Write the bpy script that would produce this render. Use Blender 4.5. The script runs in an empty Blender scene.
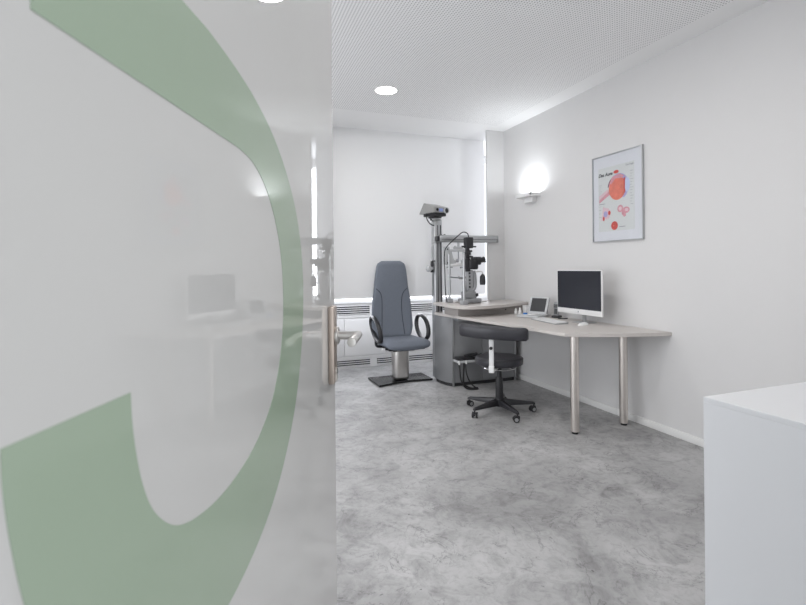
import bpy, bmesh, math, random
from mathutils import Vector, Matrix
random.seed(4)
S = bpy.context.scene
C = S.collection
R = math.radians

# ------------------------------------------------------------------ materials
def mat(name, col, rough=.5, metal=0., spec=.5, coat=0., bump=0., bscale=200, var=0., vscale=8, emit=None, estr=0.):
    m = bpy.data.materials.new(name); m.use_nodes = True
    nt = m.node_tree; b = nt.nodes['Principled BSDF']
    b.inputs['Base Color'].default_value = (*col, 1)
    b.inputs['Roughness'].default_value = rough
    b.inputs['Metallic'].default_value = metal
    b.inputs['Specular IOR Level'].default_value = spec
    b.inputs['Coat Weight'].default_value = coat
    tc = nt.nodes.new('ShaderNodeTexCoord')
    n = nt.nodes.new('ShaderNodeTexNoise'); n.inputs['Scale'].default_value = vscale; n.inputs['Detail'].default_value = 4
    nt.links.new(tc.outputs['Object'], n.inputs['Vector'])
    mx = nt.nodes.new('ShaderNodeMix'); mx.data_type = 'RGBA'
    v = var if var else .01
    mx.inputs[6].default_value = (*[max(0, c*(1-v)) for c in col], 1)
    mx.inputs[7].default_value = (*[min(1, c*(1+v)) for c in col], 1)
    nt.links.new(n.outputs['Fac'], mx.inputs[0]); nt.links.new(mx.outputs[2], b.inputs['Base Color'])
    if bump:
        n2 = nt.nodes.new('ShaderNodeTexNoise'); n2.inputs['Scale'].default_value = bscale; n2.inputs['Detail'].default_value = 3
        nt.links.new(tc.outputs['Object'], n2.inputs['Vector'])
        bp = nt.nodes.new('ShaderNodeBump'); bp.inputs['Strength'].default_value = bump; bp.inputs['Distance'].default_value = .002
        nt.links.new(n2.outputs['Fac'], bp.inputs['Height']); nt.links.new(bp.outputs['Normal'], b.inputs['Normal'])
    if emit:
        b.inputs['Emission Color'].default_value = (*emit, 1); b.inputs['Emission Strength'].default_value = estr
    return m

M = {}
M['wall'] = mat('wall_paint', (.665, .66, .66), .75, bump=.25, bscale=260)
M['ceil'] = mat('ceiling_paint', (.86, .86, .86), .8)
M['trim'] = mat('trim_white', (.78, .78, .77), .45)
M['white'] = mat('white_lacquer', (.76, .755, .75), .35)
M['counter'] = mat('counter_white', (.66, .67, .69), .4)
M['plastic'] = mat('white_plastic', (.8, .8, .8), .35)
M['greyplastic'] = mat('light_grey_plastic', (.50, .51, .52), .4)
M['midgrey'] = mat('mid_grey_enamel', (.34, .345, .36), .35, spec=.6)
M['black'] = mat('black_plastic', (.018, .018, .021), .38)
M['cable'] = mat('black_cable', (.012, .012, .013), .5)
M['rubber'] = mat('black_rubber', (.025, .025, .027), .7)
M['steel'] = mat('brushed_steel', (.62, .60, .58), .32, metal=1, var=.06, vscale=30)
M['warmsteel'] = mat('satin_steel', (.76, .71, .67), .3, metal=1, var=.05, vscale=25)
M['bronze'] = mat('brushed_nickel_brown', (.50, .43, .38), .38, metal=1)
M['chrome'] = mat('chrome', (.78, .78, .79), .1, metal=1)
M['alu'] = mat('anodised_aluminium', (.50, .51, .52), .34, metal=.9)
M['darkslot'] = mat('dark_slot', (.022, .022, .024), .6)
M['desk'] = mat('pale_maple_laminate', (.60, .565, .54), .42, var=.05, vscale=5)
M['deskedge'] = mat('pale_edge_band', (.60, .575, .55), .45)
M['rail'] = mat('taupe_grey_panel', (.36, .335, .32), .45)
M['cab'] = mat('silver_grey_laminate', (.27, .275, .285), .3, metal=.25, var=.05)
M['plinth'] = mat('black_plinth', (.02, .02, .022), .5)
M['fabric'] = mat('blue_grey_fabric', (.165, .185, .222), .85, bump=.6, bscale=900, var=.08, vscale=60)
M['seam'] = mat('seam_thread', (.045, .05, .065), .8)
M['leather'] = mat('black_leatherette', (.032, .032, .039), .34, bump=.3, bscale=300)
M['screen'] = mat('dark_screen', (.022, .024, .032), .25, spec=.3)
M['lcd'] = mat('grey_lcd', (.03, .031, .034), .35)
M['blue'] = mat('blue_button', (.03, .2, .6), .4)
M['chalk'] = mat('white_enamel', (.8, .8, .8), .3)
M['lens'] = mat('lens_black', (.008, .008, .01), .08)
M['bluelabel'] = mat('blue_label', (.25, .32, .62), .5)
M['basegl'] = mat('black_gloss_plate', (.012, .012, .013), .22)
M['projgrey'] = mat('projector_grey', (.28, .28, .275), .45)
M['slitgrey'] = mat('instrument_grey', (.27, .275, .285), .35, spec=.6)
M['lamp'] = mat('lamp_diffuser', (.9, .9, .9), .5, emit=(1, .98, .95), estr=6)
M['tube'] = mat('lamp_tube', (.9, .9, .9), .5, emit=(.95, .98, 1), estr=4)
M['paper'] = mat('poster_paper', (.72, .71, .70), .6)
M['paper2'] = mat('poster_print_paper', (.66, .66, .61), .6)
M['ink'] = mat('black_ink', (.02, .02, .02), .6)
M['greyink'] = mat('grey_ink', (.33, .33, .33), .6)
M['choroid'] = mat('dark_maroon_print', (.16, .05, .07), .6)
M['coral'] = mat('coral_print', (.74, .19, .12), .6, var=.25, vscale=25)
M['red'] = mat('red_print', (.62, .07, .05), .6, var=.3, vscale=40)
M['pink'] = mat('pink_print', (.66, .30, .32), .6, var=.3, vscale=60)
M['palepink'] = mat('pale_pink_print', (.74, .52, .53), .6, var=.2, vscale=50)
M['lilac'] = mat('lilac_print', (.42, .38, .60), .6, var=.25, vscale=50)
M['paleblue'] = mat('pale_blue_print', (.55, .60, .74), .6)
M['decal'] = mat('sage_green_film', (.34, .42, .325), .10, spec=.4)
M['door'] = mat('gloss_white_door', (.585, .58, .57), .0, spec=.5)
M['doorframe'] = mat('door_frame_grey', (.55, .55, .54), .4)

def glass(name, tint=(.97, .98, 1), gl=.08, rough=.01):
    m = bpy.data.materials.new(name); m.use_nodes = True; nt = m.node_tree; nt.nodes.clear()
    o = nt.nodes.new('ShaderNodeOutputMaterial'); t = nt.nodes.new('ShaderNodeBsdfTransparent'); g = nt.nodes.new('ShaderNodeBsdfGlossy')
    f = nt.nodes.new('ShaderNodeFresnel'); f.inputs['IOR'].default_value = 1.5; x = nt.nodes.new('ShaderNodeMixShader')
    t.inputs['Color'].default_value = (*tint, 1); g.inputs['Roughness'].default_value = rough
    ge = nt.nodes.new('ShaderNodeNewGeometry'); sb = nt.nodes.new('ShaderNodeMath'); sb.operation = 'SUBTRACT'; sb.inputs[0].default_value = 1
    ml = nt.nodes.new('ShaderNodeMath'); ml.operation = 'MULTIPLY'                      # only the outer face mirrors
    nt.links.new(ge.outputs['Backfacing'], sb.inputs[1]); nt.links.new(sb.outputs[0], ml.inputs[0]); nt.links.new(f.outputs[0], ml.inputs[1])
    nt.links.new(ml.outputs[0], x.inputs[0]); nt.links.new(t.outputs[0], x.inputs[1]); nt.links.new(g.outputs[0], x.inputs[2]); nt.links.new(x.outputs[0], o.inputs['Surface'])
    return m
M['glass'] = glass('clear_glass')

def blind_mat():
    m = bpy.data.materials.new('blind_cloth'); m.use_nodes = True; nt = m.node_tree; nt.nodes.clear()
    o = nt.nodes.new('ShaderNodeOutputMaterial'); d = nt.nodes.new('ShaderNodeBsdfDiffuse'); t = nt.nodes.new('ShaderNodeBsdfTranslucent'); x = nt.nodes.new('ShaderNodeMixShader')
    tc = nt.nodes.new('ShaderNodeTexCoord'); n = nt.nodes.new('ShaderNodeTexNoise'); n.inputs['Scale'].default_value = 400
    mx = nt.nodes.new('ShaderNodeMix'); mx.data_type = 'RGBA'; mx.inputs[6].default_value = (.84, .84, .84, 1); mx.inputs[7].default_value = (.87, .87, .87, 1)
    nt.links.new(tc.outputs['Object'], n.inputs['Vector']); nt.links.new(n.outputs['Fac'], mx.inputs[0]); nt.links.new(mx.outputs[2], d.inputs['Color'])
    t.inputs['Color'].default_value = (.80, .81, .84, 1); x.inputs[0].default_value = .085
    nt.links.new(d.outputs[0], x.inputs[1]); nt.links.new(t.outputs[0], x.inputs[2]); nt.links.new(x.outputs[0], o.inputs['Surface'])
    return m
M['blind'] = blind_mat()

def floor_mat():
    m = bpy.data.materials.new('polished_concrete'); m.use_nodes = True; nt = m.node_tree; b = nt.nodes['Principled BSDF']; L = nt.links.new
    tc = nt.nodes.new('ShaderNodeTexCoord')
    def noise(sc, det, rough, dist=0, off=0):
        mp = nt.nodes.new('ShaderNodeMapping'); mp.inputs['Location'].default_value = (off, off*.7, 0); L(tc.outputs['Object'], mp.inputs['Vector'])
        n = nt.nodes.new('ShaderNodeTexNoise'); n.inputs['Scale'].default_value = sc; n.inputs['Detail'].default_value = det
        n.inputs['Roughness'].default_value = rough; n.inputs['Distortion'].default_value = dist; L(mp.outputs[0], n.inputs['Vector']); return n
    def ramp(src, stops):
        r = nt.nodes.new('ShaderNodeValToRGB'); e = r.color_ramp.elements
        e[0].position, e[0].color = stops[0][0], (*[stops[0][1]]*3, 1); e[1].position, e[1].color = stops[1][0], (*[stops[1][1]]*3, 1)
        for p, c in stops[2:]:
            k = e.new(p); k.color = (c, c, c, 1)
        L(src, r.inputs[0]); return r
    def mul(a, bb, f=1):
        x = nt.nodes.new('ShaderNodeMix'); x.data_type = 'RGBA'; x.blend_type = 'MULTIPLY'; x.inputs[0].default_value = f
        L(a, x.inputs[6]); L(bb, x.inputs[7]); return x.outputs[2]
    a = ramp(noise(1.7, 9, .62, .6).outputs['Fac'], [(.34, .285), (.66, .455)])
    c = ramp(noise(4.5, 8, .68, 1.6, 3).outputs['Fac'], [(.30, .70), (.52, 1.03)])
    d = ramp(noise(22, 6, .75, .6, 8).outputs['Fac'], [(.34, .80), (.52, 1.03)])
    v = noise(3.2, 6, .6, 2.2, 5)                                     # fine trowel scratches / veins
    e = ramp(v.outputs['Fac'], [(.480, 1.), (.495, .60), (.510, 1.)])
    gate = ramp(noise(5, 3, .5, 0, 12).outputs['Fac'], [(.44, 0.), (.56, 1.)])
    mg = nt.nodes.new('ShaderNodeMix'); mg.data_type = 'RGBA'; mg.inputs[6].default_value = (1, 1, 1, 1); L(gate.outputs[0], mg.inputs[0]); L(e.outputs[0], mg.inputs[7])
    sp = ramp(noise(38, 2, .5, 0, 20).outputs['Fac'], [(.24, .45), (.29, 1.)])
    o = mul(mul(mul(mul(a.outputs[0], c.outputs[0]), d.outputs[0]), mg.outputs[2]), sp.outputs[0])
    tint = nt.nodes.new('ShaderNodeRGB'); tint.outputs[0].default_value = (1.0, .995, 1.0, 1)
    L(mul(o, tint.outputs[0]), b.inputs['Base Color'])
    rr = nt.nodes.new('ShaderNodeMapRange'); rr.inputs[3].default_value = .38; rr.inputs[4].default_value = .6
    L(noise(9, 4, .6, 0, 2).outputs['Fac'], rr.inputs[0]); L(rr.outputs[0], b.inputs['Roughness'])
    b.inputs['Specular IOR Level'].default_value = .45
    bp = nt.nodes.new('ShaderNodeBump'); bp.inputs['Strength'].default_value = .12; bp.inputs['Distance'].default_value = .004
    L(noise(14, 6, .6, 0, 1).outputs['Fac'], bp.inputs['Height']); L(bp.outputs[0], b.inputs['Normal'])
    return m
M['floor'] = floor_mat()

def perf_mat():
    m = bpy.data.materials.new('perforated_acoustic_board'); m.use_nodes = True; nt = m.node_tree; b = nt.nodes['Principled BSDF']; L = nt.links.new
    tc = nt.nodes.new('ShaderNodeTexCoord'); sx = nt.nodes.new('ShaderNodeSeparateXYZ'); L(tc.outputs['Object'], sx.inputs[0])
    def mth(op, a, bb=None):
        n = nt.nodes.new('ShaderNodeMath'); n.operation = op
        if isinstance(a, (int, float)): n.inputs[0].default_value = a
        else: L(a, n.inputs[0])
        if bb is not None:
            if isinstance(bb, (int, float)): n.inputs[1].default_value = bb
            else: L(bb, n.inputs[1])
        return n.outputs[0]
    P = .0195
    fx = mth('SUBTRACT', mth('FRACT', mth('DIVIDE', sx.outputs[0], P)), .5); fy = mth('SUBTRACT', mth('FRACT', mth('DIVIDE', sx.outputs[1], P)), .5)
    r = mth('SQRT', mth('ADD', mth('MULTIPLY', fx, fx), mth('MULTIPLY', fy, fy)))
    hole = mth('LESS_THAN', r, .25)
    x = nt.nodes.new('ShaderNodeMix'); x.data_type = 'RGBA'; x.inputs[6].default_value = (.90, .90, .90, 1); x.inputs[7].default_value = (.42, .42, .425, 1)
    L(hole, x.inputs[0]); L(x.outputs[2], b.inputs['Base Color']); b.inputs['Roughness'].default_value = .8
    return m
M['perf'] = perf_mat()

# ------------------------------------------------------------------ mesh helpers
def bx(bm, x0, x1, y0, y1, z0, z1, bev=0, seg=2, rot=None, piv=None):
    vs = [bm.verts.new((x, y, z)) for z in (z0, z1) for y in (y0, y1) for x in (x0, x1)]
    fs = [bm.faces.new([vs[i] for i in f]) for f in ((0,2,3,1), (4,5,7,6), (0,1,5,4), (2,6,7,3), (0,4,6,2), (1,3,7,5))]
    if rot is not None:
        p = Vector(piv if piv else ((x0+x1)/2, (y0+y1)/2, (z0+z1)/2))
        for v in vs: v.co = rot @ (v.co - p) + p
    if bev:
        es = list({e for f in fs for e in f.edges})
        bmesh.ops.bevel(bm, geom=es, offset=bev, segments=seg, profile=.5, affect='EDGES')
    return bm
def cyl(bm, p0, p1, r0, r1=None, n=24, bev=0):
    p0, p1 = Vector(p0), Vector(p1); r1 = r0 if r1 is None else r1
    d = (p1-p0); q = d.to_track_quat('Z', 'Y'); a = []; b = []
    for i in range(n):
        t = 2*math.pi*i/n; o = Vector((math.cos(t), math.sin(t), 0))
        a.append(bm.verts.new(p0 + q @ (o*r0))); b.append(bm.verts.new(p1 + q @ (o*r1)))
    fs = [bm.faces.new((a[i], a[(i+1) % n], b[(i+1) % n], b[i])) for i in range(n)]
    f0 = bm.faces.new(a[::-1]); f1 = bm.faces.new(b)
    if bev:
        bmesh.ops.bevel(bm, geom=list(f0.edges)+list(f1.edges), offset=bev, segments=3, profile=.5, affect='EDGES')
    return bm
def lathe(bm, prof, c=(0, 0, 0), axis='Z', n=32):
    c = Vector(c); q = Matrix.Identity(3) if axis == 'Z' else Vector(axis).to_track_quat('Z', 'Y').to_matrix()
    rings = []
    for r, h in prof:
        if r < 1e-6: rings.append([bm.verts.new(c + q @ Vector((0, 0, h)))])
        else: rings.append([bm.verts.new(c + q @ Vector((r*math.cos(2*math.pi*i/n), r*math.sin(2*math.pi*i/n), h))) for i in range(n)])
    for A, B in zip(rings, rings[1:]):
        for i in range(n):
            j = (i+1) % n
            if len(A) == 1 and len(B) == 1: continue
            if len(A) == 1: bm.faces.new((A[0], B[i], B[j]))
            elif len(B) == 1: bm.faces.new((A[i], A[j], B[0]))
            else: bm.faces.new((A[i], A[j], B[j], B[i]))
    return bm
def smooth_path(pts, k=6):
    P = [Vector(p) for p in pts]; out = []
    for i in range(len(P)-1):
        a = P[max(0, i-1)]; b = P[i]; c = P[i+1]; d = P[min(len(P)-1, i+2)]
        for j in range(k):
            t = j/k
            out.append(.5*((2*b)+(-a+c)*t+(2*a-5*b+4*c-d)*t*t+(-a+3*b-3*c+d)*t**3))
    out.append(P[-1]); return out
def tube(bm, pts, r, n=10, closed=False, sx=1, ref=None, k=6):
    """sweep an ellipse (r*sx across ref, r) along a smoothed path"""
    if closed:
        P = [Vector(p) for p in pts]
    else:
        P = smooth_path(pts, k) if k > 1 else [Vector(p) for p in pts]
    N = len(P); rings = []; prev = None
    for i in range(N):
        if closed: t = (P[(i+1) % N]-P[i-1]).normalized()
        else: t = (P[min(N-1, i+1)]-P[max(0, i-1)]).normalized()
        if ref is not None: u = Vector(ref)
        elif prev is not None: u = prev
        else: u = Vector((0, 0, 1)) if abs(t.z) < .9 else Vector((1, 0, 0))
        u = (u - t*u.dot(t)).normalized(); prev = u; w = t.cross(u)
        rr = r[i] if isinstance(r, (list, tuple)) else r
        rings.append([bm.verts.new(P[i] + u*(rr*sx*math.cos(2*math.pi*j/n)) + w*(rr*math.sin(2*math.pi*j/n))) for j in range(n)])
    for i in range(N if closed else N-1):
        A = rings[i]; B = rings[(i+1) % N]
        for j in range(n): bm.faces.new((A[j], A[(j+1) % n], B[(j+1) % n], B[j]))
    if not closed:
        bm.faces.new(rings[0][::-1]); bm.faces.new(rings[-1])
    return bm
def prism(bm, poly, h0, h1, fn, bev=0, seg=2):
    """poly in 2D, extruded between h0 and h1; fn(u,v,h)->xyz"""
    a = [bm.verts.new(fn(u, v, h0)) for u, v in poly]; b = [bm.verts.new(fn(u, v, h1)) for u, v in poly]
    n = len(poly)
    f = [bm.faces.new(a[::-1]), bm.faces.new(b)]
    for i in range(n): bm.faces.new((a[i], a[(i+1) % n], b[(i+1) % n], b[i]))
    if bev:
        bmesh.ops.bevel(bm, geom=list({e for g in f for e in g.edges}), offset=bev, segments=seg, profile=.5, affect='EDGES')
    return bm
XYZ = lambda u, v, h: (u, v, h)
def B(): return bmesh.new()
def obj(name, bm, m, parent=None, smooth=True, ang=35):
    bmesh.ops.recalc_face_normals(bm, faces=bm.faces)
    me = bpy.data.meshes.new(name); bm.to_mesh(me); bm.free(); me.materials.append(m)
    if smooth:
        for p in me.polygons: p.use_smooth = True
        me.set_sharp_from_angle(angle=R(ang))
    o = bpy.data.objects.new(name, me); C.objects.link(o)
    if parent is not None:
        o.parent = parent
        o.matrix_parent_inverse = Matrix.Identity(4)
        # child geometry is authored in the parent's local frame
    return o
def thing(name, label, cat, loc=(0, 0, 0), rz=0, group=None):
    o = bpy.data.objects.new(name, None); C.objects.link(o); o.empty_display_size = .1
    o.location = loc; o.rotation_euler = (0, 0, rz); o['label'] = label; o['category'] = cat
    if group: o['group'] = group
    return o
def tag(o, label, cat, group=None):
    o['label'] = label; o['category'] = cat
    if group: o['group'] = group
    return o
def struct(name, bm, m, parent=None):
    o = obj(name, bm, m, parent)
    if parent is None: o['kind'] = 'structure'
    return o

# ------------------------------------------------------------------ the room
WX, WY, ZC = 3.03, 4.74, 2.80
WL = -1.70
struct('floor', bx(B(), WL-.2, 3.9, -1.6, 6.1, -.12, 0), M['floor'])
ceil = struct('ceiling', bx(B(), WL-.2, 3.9, -.10, 5.30, ZC, ZC+.15), M['ceil'])
obj('perforated_panel', bx(B(), WL+.2, 2.83, .35, 4.56, ZC-.003, ZC), M['perf'], ceil, smooth=False)
struct('wall_right', bx(B(), WX, WX+.2, -.10, WY+.03, 0, ZC), M['wall'])
bm = B()
bx(bm, WL-.2, WL, -.10, .7, 0, ZC); bx(bm, WL-.2, WL, 4.3, 6.0, 0, ZC); bx(bm, WL-.2, WL, .7, 4.3, 0, .25); bx(bm, WL-.2, WL, .7, 4.3, 2.45, ZC)
struct('wall_left', bm, M['wall'])
bm = B()                                                            # unseen side window, added so soft fill light can enter
for y in (.70, 1.88, 3.06, 4.24): bx(bm, WL-.13, WL-.07, y, y+.06, .25, 2.45)
bx(bm, WL-.13, WL-.07, .70, 4.30, .25, .31); bx(bm, WL-.13, WL-.07, .70, 4.30, 2.39, 2.45)
w2 = struct('window_added', bm, M['trim'])
for y in (.76, 1.94, 3.12): obj('pane', bx(B(), WL-.105, WL-.095, y, y+1.12, .31, 2.39), M['glass'], w2, smooth=False)  # panes of the added side window
struct('wall_back_right', bx(B(), 2.81, WX, WY, WY+.03, 0, ZC), M['wall'])            # slim pier beside the window bay
struct('wall_bay_near', bx(B(), WX+.2, 3.90, WY-.05, WY+.03, 0, ZC+.15), M['wall'])
struct('wall_back_left', bx(B(), WL, .655, WY, 5.30, 0, ZC), M['wall'])
struct('wall_bay_right', bx(B(), 3.70, 3.90, WY+.03, 6.0, 0, ZC+.15), M['wall'])
bm = B()
bx(bm, WL, 3.70, 5.86, 6.0, 0, .80); bx(bm, WL, -.60, 5.86, 6.0, .80, ZC-.05); bx(bm, WL, 3.70, 5.86, 6.0, ZC-.05, ZC+.15)
struct('wall_back', bm, M['wall'])
struct('ceiling_bay', bx(B(), WL, 3.70, 5.30, 5.86, ZC, ZC+.15), M['ceil'])
bm = B()                                                            # wall with the doorway the camera looks through
bx(bm, WL, -.22, -.10, .10, 0, ZC); bx(bm, 1.05, WX, -.10, .10, 0, ZC); bx(bm, -.22, 1.05, -.10, .10, 2.14, ZC)
struct('wall_near', bm, M['wall'])
bm = B(); bx(bm, -.22, -.19, -.11, .11, 0, 2.14); bx(bm, 1.02, 1.05, -.11, .11, 0, 2.14); bx(bm, -.22, 1.05, -.11, .11, 2.11, 2.14)
struct('trim_1', bm, M['doorframe'])
struct('baseboard_right', bx(B(), WX-.014, WX, .10, WY, 0, .055, .003), M['trim'])
struct('baseboard_back', bx(B(), 2.81, WX-.014, WY-.014, WY, 0, .055, .003), M['trim'])

# window behind the blinds
bm = B()
for x in (-.60, .93, 3.03, 3.64): bx(bm, x, x+.06, 5.90, 5.96, .80, ZC-.05)
bx(bm, -.60, 3.70, 5.90, 5.96, .80, .845); bx(bm, -.60, 3.70, 5.90, 5.96, ZC-.11, ZC-.05)
win = struct('window_1', bm, M['trim'])
for x, x2 in ((-.54, .93), (.99, 3.03), (3.09, 3.64)): obj('pane', bx(B(), x, x2, 5.925, 5.935, .845, ZC-.11), M['glass'], win, smooth=False)

# roller blinds
def blind(x0, x1, label, y=5.15):
    t = thing('roller_blind', label, 'blind', (0, y, 0))
    obj('cloth', bx(B(), x0, x1, 0, .003, .912, 2.797), M['blind'], t, smooth=False)
    obj('bottom_bar', bx(B(), x0, x1, -.004, .008, .898, .914, .002), M['trim'], t)
    obj('roller', cyl(B(), (x0 if x0 < 1 else x0+.012, .03, 2.765), (x1 if x1 > 2.5 else x1-.012, .03, 2.765), .025), M['trim'], t)
    return t
blind(.70, 2.084, 'wide white roller blind behind the tall grey patient chair')
blind(2.078, 3.019, 'white roller blind behind the metal column and slit lamp, reaching the pier', 5.165)

# radiator cover under the window
rc = thing('radiator_cover', 'white radiator cabinet with dark slotted grilles under the window blinds', 'radiator cover', (0, 5.72, 0))
bm = B(); bx(bm, WL+.01, 3.12, 0, .13, 0, .80)
obj('body', bm, M['white'], rc, smooth=False)
obj('sill', bx(B(), WL+.01, 3.12, -.03, .135, .80, .843, .004), M['plastic'], rc)
xs = [-1.48, -.38, .72, 1.825-.06]
for x0, x1 in ((-.48, .585), (.677, 1.685), (1.777, 2.84)):
    for z0, z1, n in ((.668, .768, 4), (.03, .105, 3)):
        g = obj('grille', bx(B(), x0, x1, -.006, 0, z0, z1), M['darkslot'], rc, smooth=False)
        bm = B(); st = (z1-z0)/n
        for k in range(n+1): bx(bm, x0, x1, -.014, -.006, z0+k*st-.004, z0+k*st+.004)
        obj('louvres', bm, M['white'], g, smooth=False)
for x0, x1 in ((.25, .80), (.806, 1.354), (1.36, 1.90), (1.906, 2.45), (2.456, 3.0)):
    obj('front_panel', bx(B(), x0, x1, -.016, 0, .155, .61, .003), M['white'], rc)
bm = B(); bx(bm, WL+.02, 3.10, -.012, 0, .625, .645); bx(bm, WL+.02, 3.10, -.012, 0, .125, .145)
obj('ledge', bm, M['white'], rc, smooth=False)

# ------------------------------------------------------------------ the open door (glossy white, green letter)
DA = R(90-22.25)                                                    # door runs from the hinge towards +s
HX, HY = -.1595, .1669
door = bpy.data.objects.new('door_1', None); C.objects.link(door); door['kind'] = 'structure'
door.location = (HX, HY, 0); door.rotation_euler = (0, 0, DA)
# local: x along the leaf, -y is the face towards the camera and the room's right side
DT = .045
obj('door_leaf', bx(B(), -.02, 1.10, 0, DT, .012, 2.105, .0015, 1), M['door'], door)
poly_out = [(.1600, 1.4835), (.1600, 1.3835), (.46, 1.3835), (.509, 1.3775), (.556, 1.357), (.5958, 1.3229), (.6270, 1.2761), (.6420, 1.2219), (.6419, 1.1595), (.6237, 1.1046), (.597, 1.0648),
 (.5637, 1.0380), (.5175, 1.0163), (.4676, 1.0044), (.417, .9996), (.3726, 1.0020), (.3353, 1.0092), (.3116, 1.0183), (.2926, 1.0313), (.2737, 1.0516), (.2605, 1.0773), (.2521, 1.1064), (.2481, 1.1299), (.2467, 1.1505),
 (.1385, 1.1505), (.1395, 1.1293), (.1440, 1.0988), (.1521, 1.0625), (.1658, 1.0191), (.1886, .9787), (.2208, .9358), (.2682, .9010), (.3327, .8794), (.4194, .8725), (.5030, .8813), (.5820, .9055), (.6500, .9471), (.7080, 1.0050), (.7480, 1.0767), (.7700, 1.1543),
 (.7700, 1.2368), (.7412, 1.3167), (.6825, 1.3830), (.6043, 1.4330), (.5225, 1.4620), (.4502, 1.4760), (.3798, 1.4835)]
# smooth the curved runs, keep the three square corners
def smooth_closed(p, corners, k=4):
    n = len(p); out = []
    for i in range(n):
        a, b, c, d = p[i-1], p[i], p[(i+1) % n], p[(i+2) % n]
        if i in corners: a = b
        if (i+1) % n in corners: d = c
        for j in range(k):
            t = j/k
            out.append(tuple(.5*((2*b[q])+(-a[q]+c[q])*t+(2*a[q]-5*b[q]+4*c[q]-d[q])*t*t+(-a[q]+3*b[q]-3*c[q]+d[q])*t**3) for q in (0, 1)))
    return out
logo = smooth_closed(poly_out, {0, 1, 2, 23, 24, 46})
bm = prism(B(), logo, -.0006, 0, lambda u, v, h: (u, h, v))
o = obj('green_letter', bm, M['decal'], door, smooth=False); o['label'] = 'large sage green rounded letter on the door'
# door furniture
PZ = 1.0635
obj('escutcheon', bx(B(), 1.010, 1.054, -.014, 0,   .967, 1.149, .003), M['bronze'], door)
LZ = 1.079
rose = obj('rose', cyl(B(), (1.033, -.022, LZ), (1.033, -.0135, LZ), .0215, n=32, bev=.002), M['steel'], door)
bm = B(); cyl(bm, (1.033, -.071, LZ), (1.033, -.02, LZ), .0098, n=24)
cyl(bm, (1.043, -.067, LZ), (.925, -.067, LZ), .0098, n=28, bev=.0008)
obj('lever_handle', bm, M['steel'], door)
bm = B(); cyl(bm, (1.033, -.018, .995), (1.033, -.0135, .995), .0085, n=24); bx(bm, 1.0285, 1.0375, -.018, -.0135, .972, .995)
kc = obj('lock_cylinder', bm, M['steel'], door)
obj('keyway', bx(B(), 1.032, 1.034, -.0186, -.0178, .989, 1.001), M['darkslot'], kc, smooth=False)
obj('latch_plate', bx(B(), 1.099, 1.1012, .012, .034, .93, 1.16), M['steel'], door, smooth=False)

# ------------------------------------------------------------------ lamps
def downlight(x, y, label, r=.097):
    t = thing('downlight', label, 'ceiling light', (x, y, ZC-.003), 0)
    bm = B(); lathe(bm, [(r-.004, -.001), (r-.002, -.004), (r+.010, -.004), (r+.014, 0), (r-.004, 0)], n=48)
    obj('trim_ring', bm, M['trim'], t)
    obj('diffuser', cyl(B(), (0, 0, -.003), (0, 0, 0), r-.004, n=48), M['lamp'], t)
    l = bpy.data.lights.new('downlight_lamp', 'AREA'); l.shape = 'DISK'; l.size = .18; l.energy = DL; l.color = (1, .975, .95)
    lo = bpy.data.objects.new('downlight_lamp', l); C.objects.link(lo); lo.parent = t; lo.location = (0, 0, -.008)
    return t
DL = 7.5
SIDE_FILL = 50  # energy of the added fill lamp on the left
downlight(1.338, 3.958, 'round recessed ceiling light in front of the blinds, above the patient chair')
downlight(1.38, 2.30, 'round recessed ceiling light over the open floor, mirrored high in the door')
downlight(1.38, .90, 'added round ceiling light nearest the doorway, out of view')  # out of view, added for more illumination
downlight(-.55, 3.958, 'added round ceiling light hidden behind the open door, near the blinds')  # unseen extra downlight, put in to light the room
downlight(-.75, 2.10, 'added round ceiling light hidden behind the open door, middle of the room')  # another unseen downlight added for room illumination

# wall sconce
sc = thing('wall_sconce', 'small white uplight wedge glowing high on the right wall', 'wall lamp', (WX, 4.19, 1.965))
bm = B()
prism(bm, [(-.13, .13), (-.13, -.13), (-.115, -.13), (-.115, .13)], 0, .028, XYZ)                  # front rim
prism(bm, [(-.13, .13), (0, .13), (0, .118), (-.13, .118)], 0, .028, XYZ); prism(bm, [(-.13, -.13), (0, -.13), (0, -.118), (-.13, -.118)], 0, .028, XYZ)
prism(bm, [(-.13, -.13), (0, -.13), (0, .13), (-.13, .13)], -.006, 0, XYZ)
obj('tray', bm, M['plastic'], sc, smooth=False)
obj('wall_bracket', bx(B(), -.055, 0, -.06, .075, -.058, -.006, .003), M['plastic'], sc)
obj('lamp_tube', cyl(B(), (-.06, -.10, .010), (-.06, .10, .010), .009), M['tube'], sc)
l = bpy.data.lights.new('sconce_lamp', 'AREA'); l.shape = 'RECTANGLE'; l.size = .03; l.size_y = .2; l.energy = 2.7; l.color = (.93, .97, 1)
lo = bpy.data.objects.new('sconce_lamp', l); C.objects.link(lo); lo.parent = sc; lo.location = (-.085, 0, .022); lo.rotation_euler = (math.pi, 0, 0)

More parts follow.
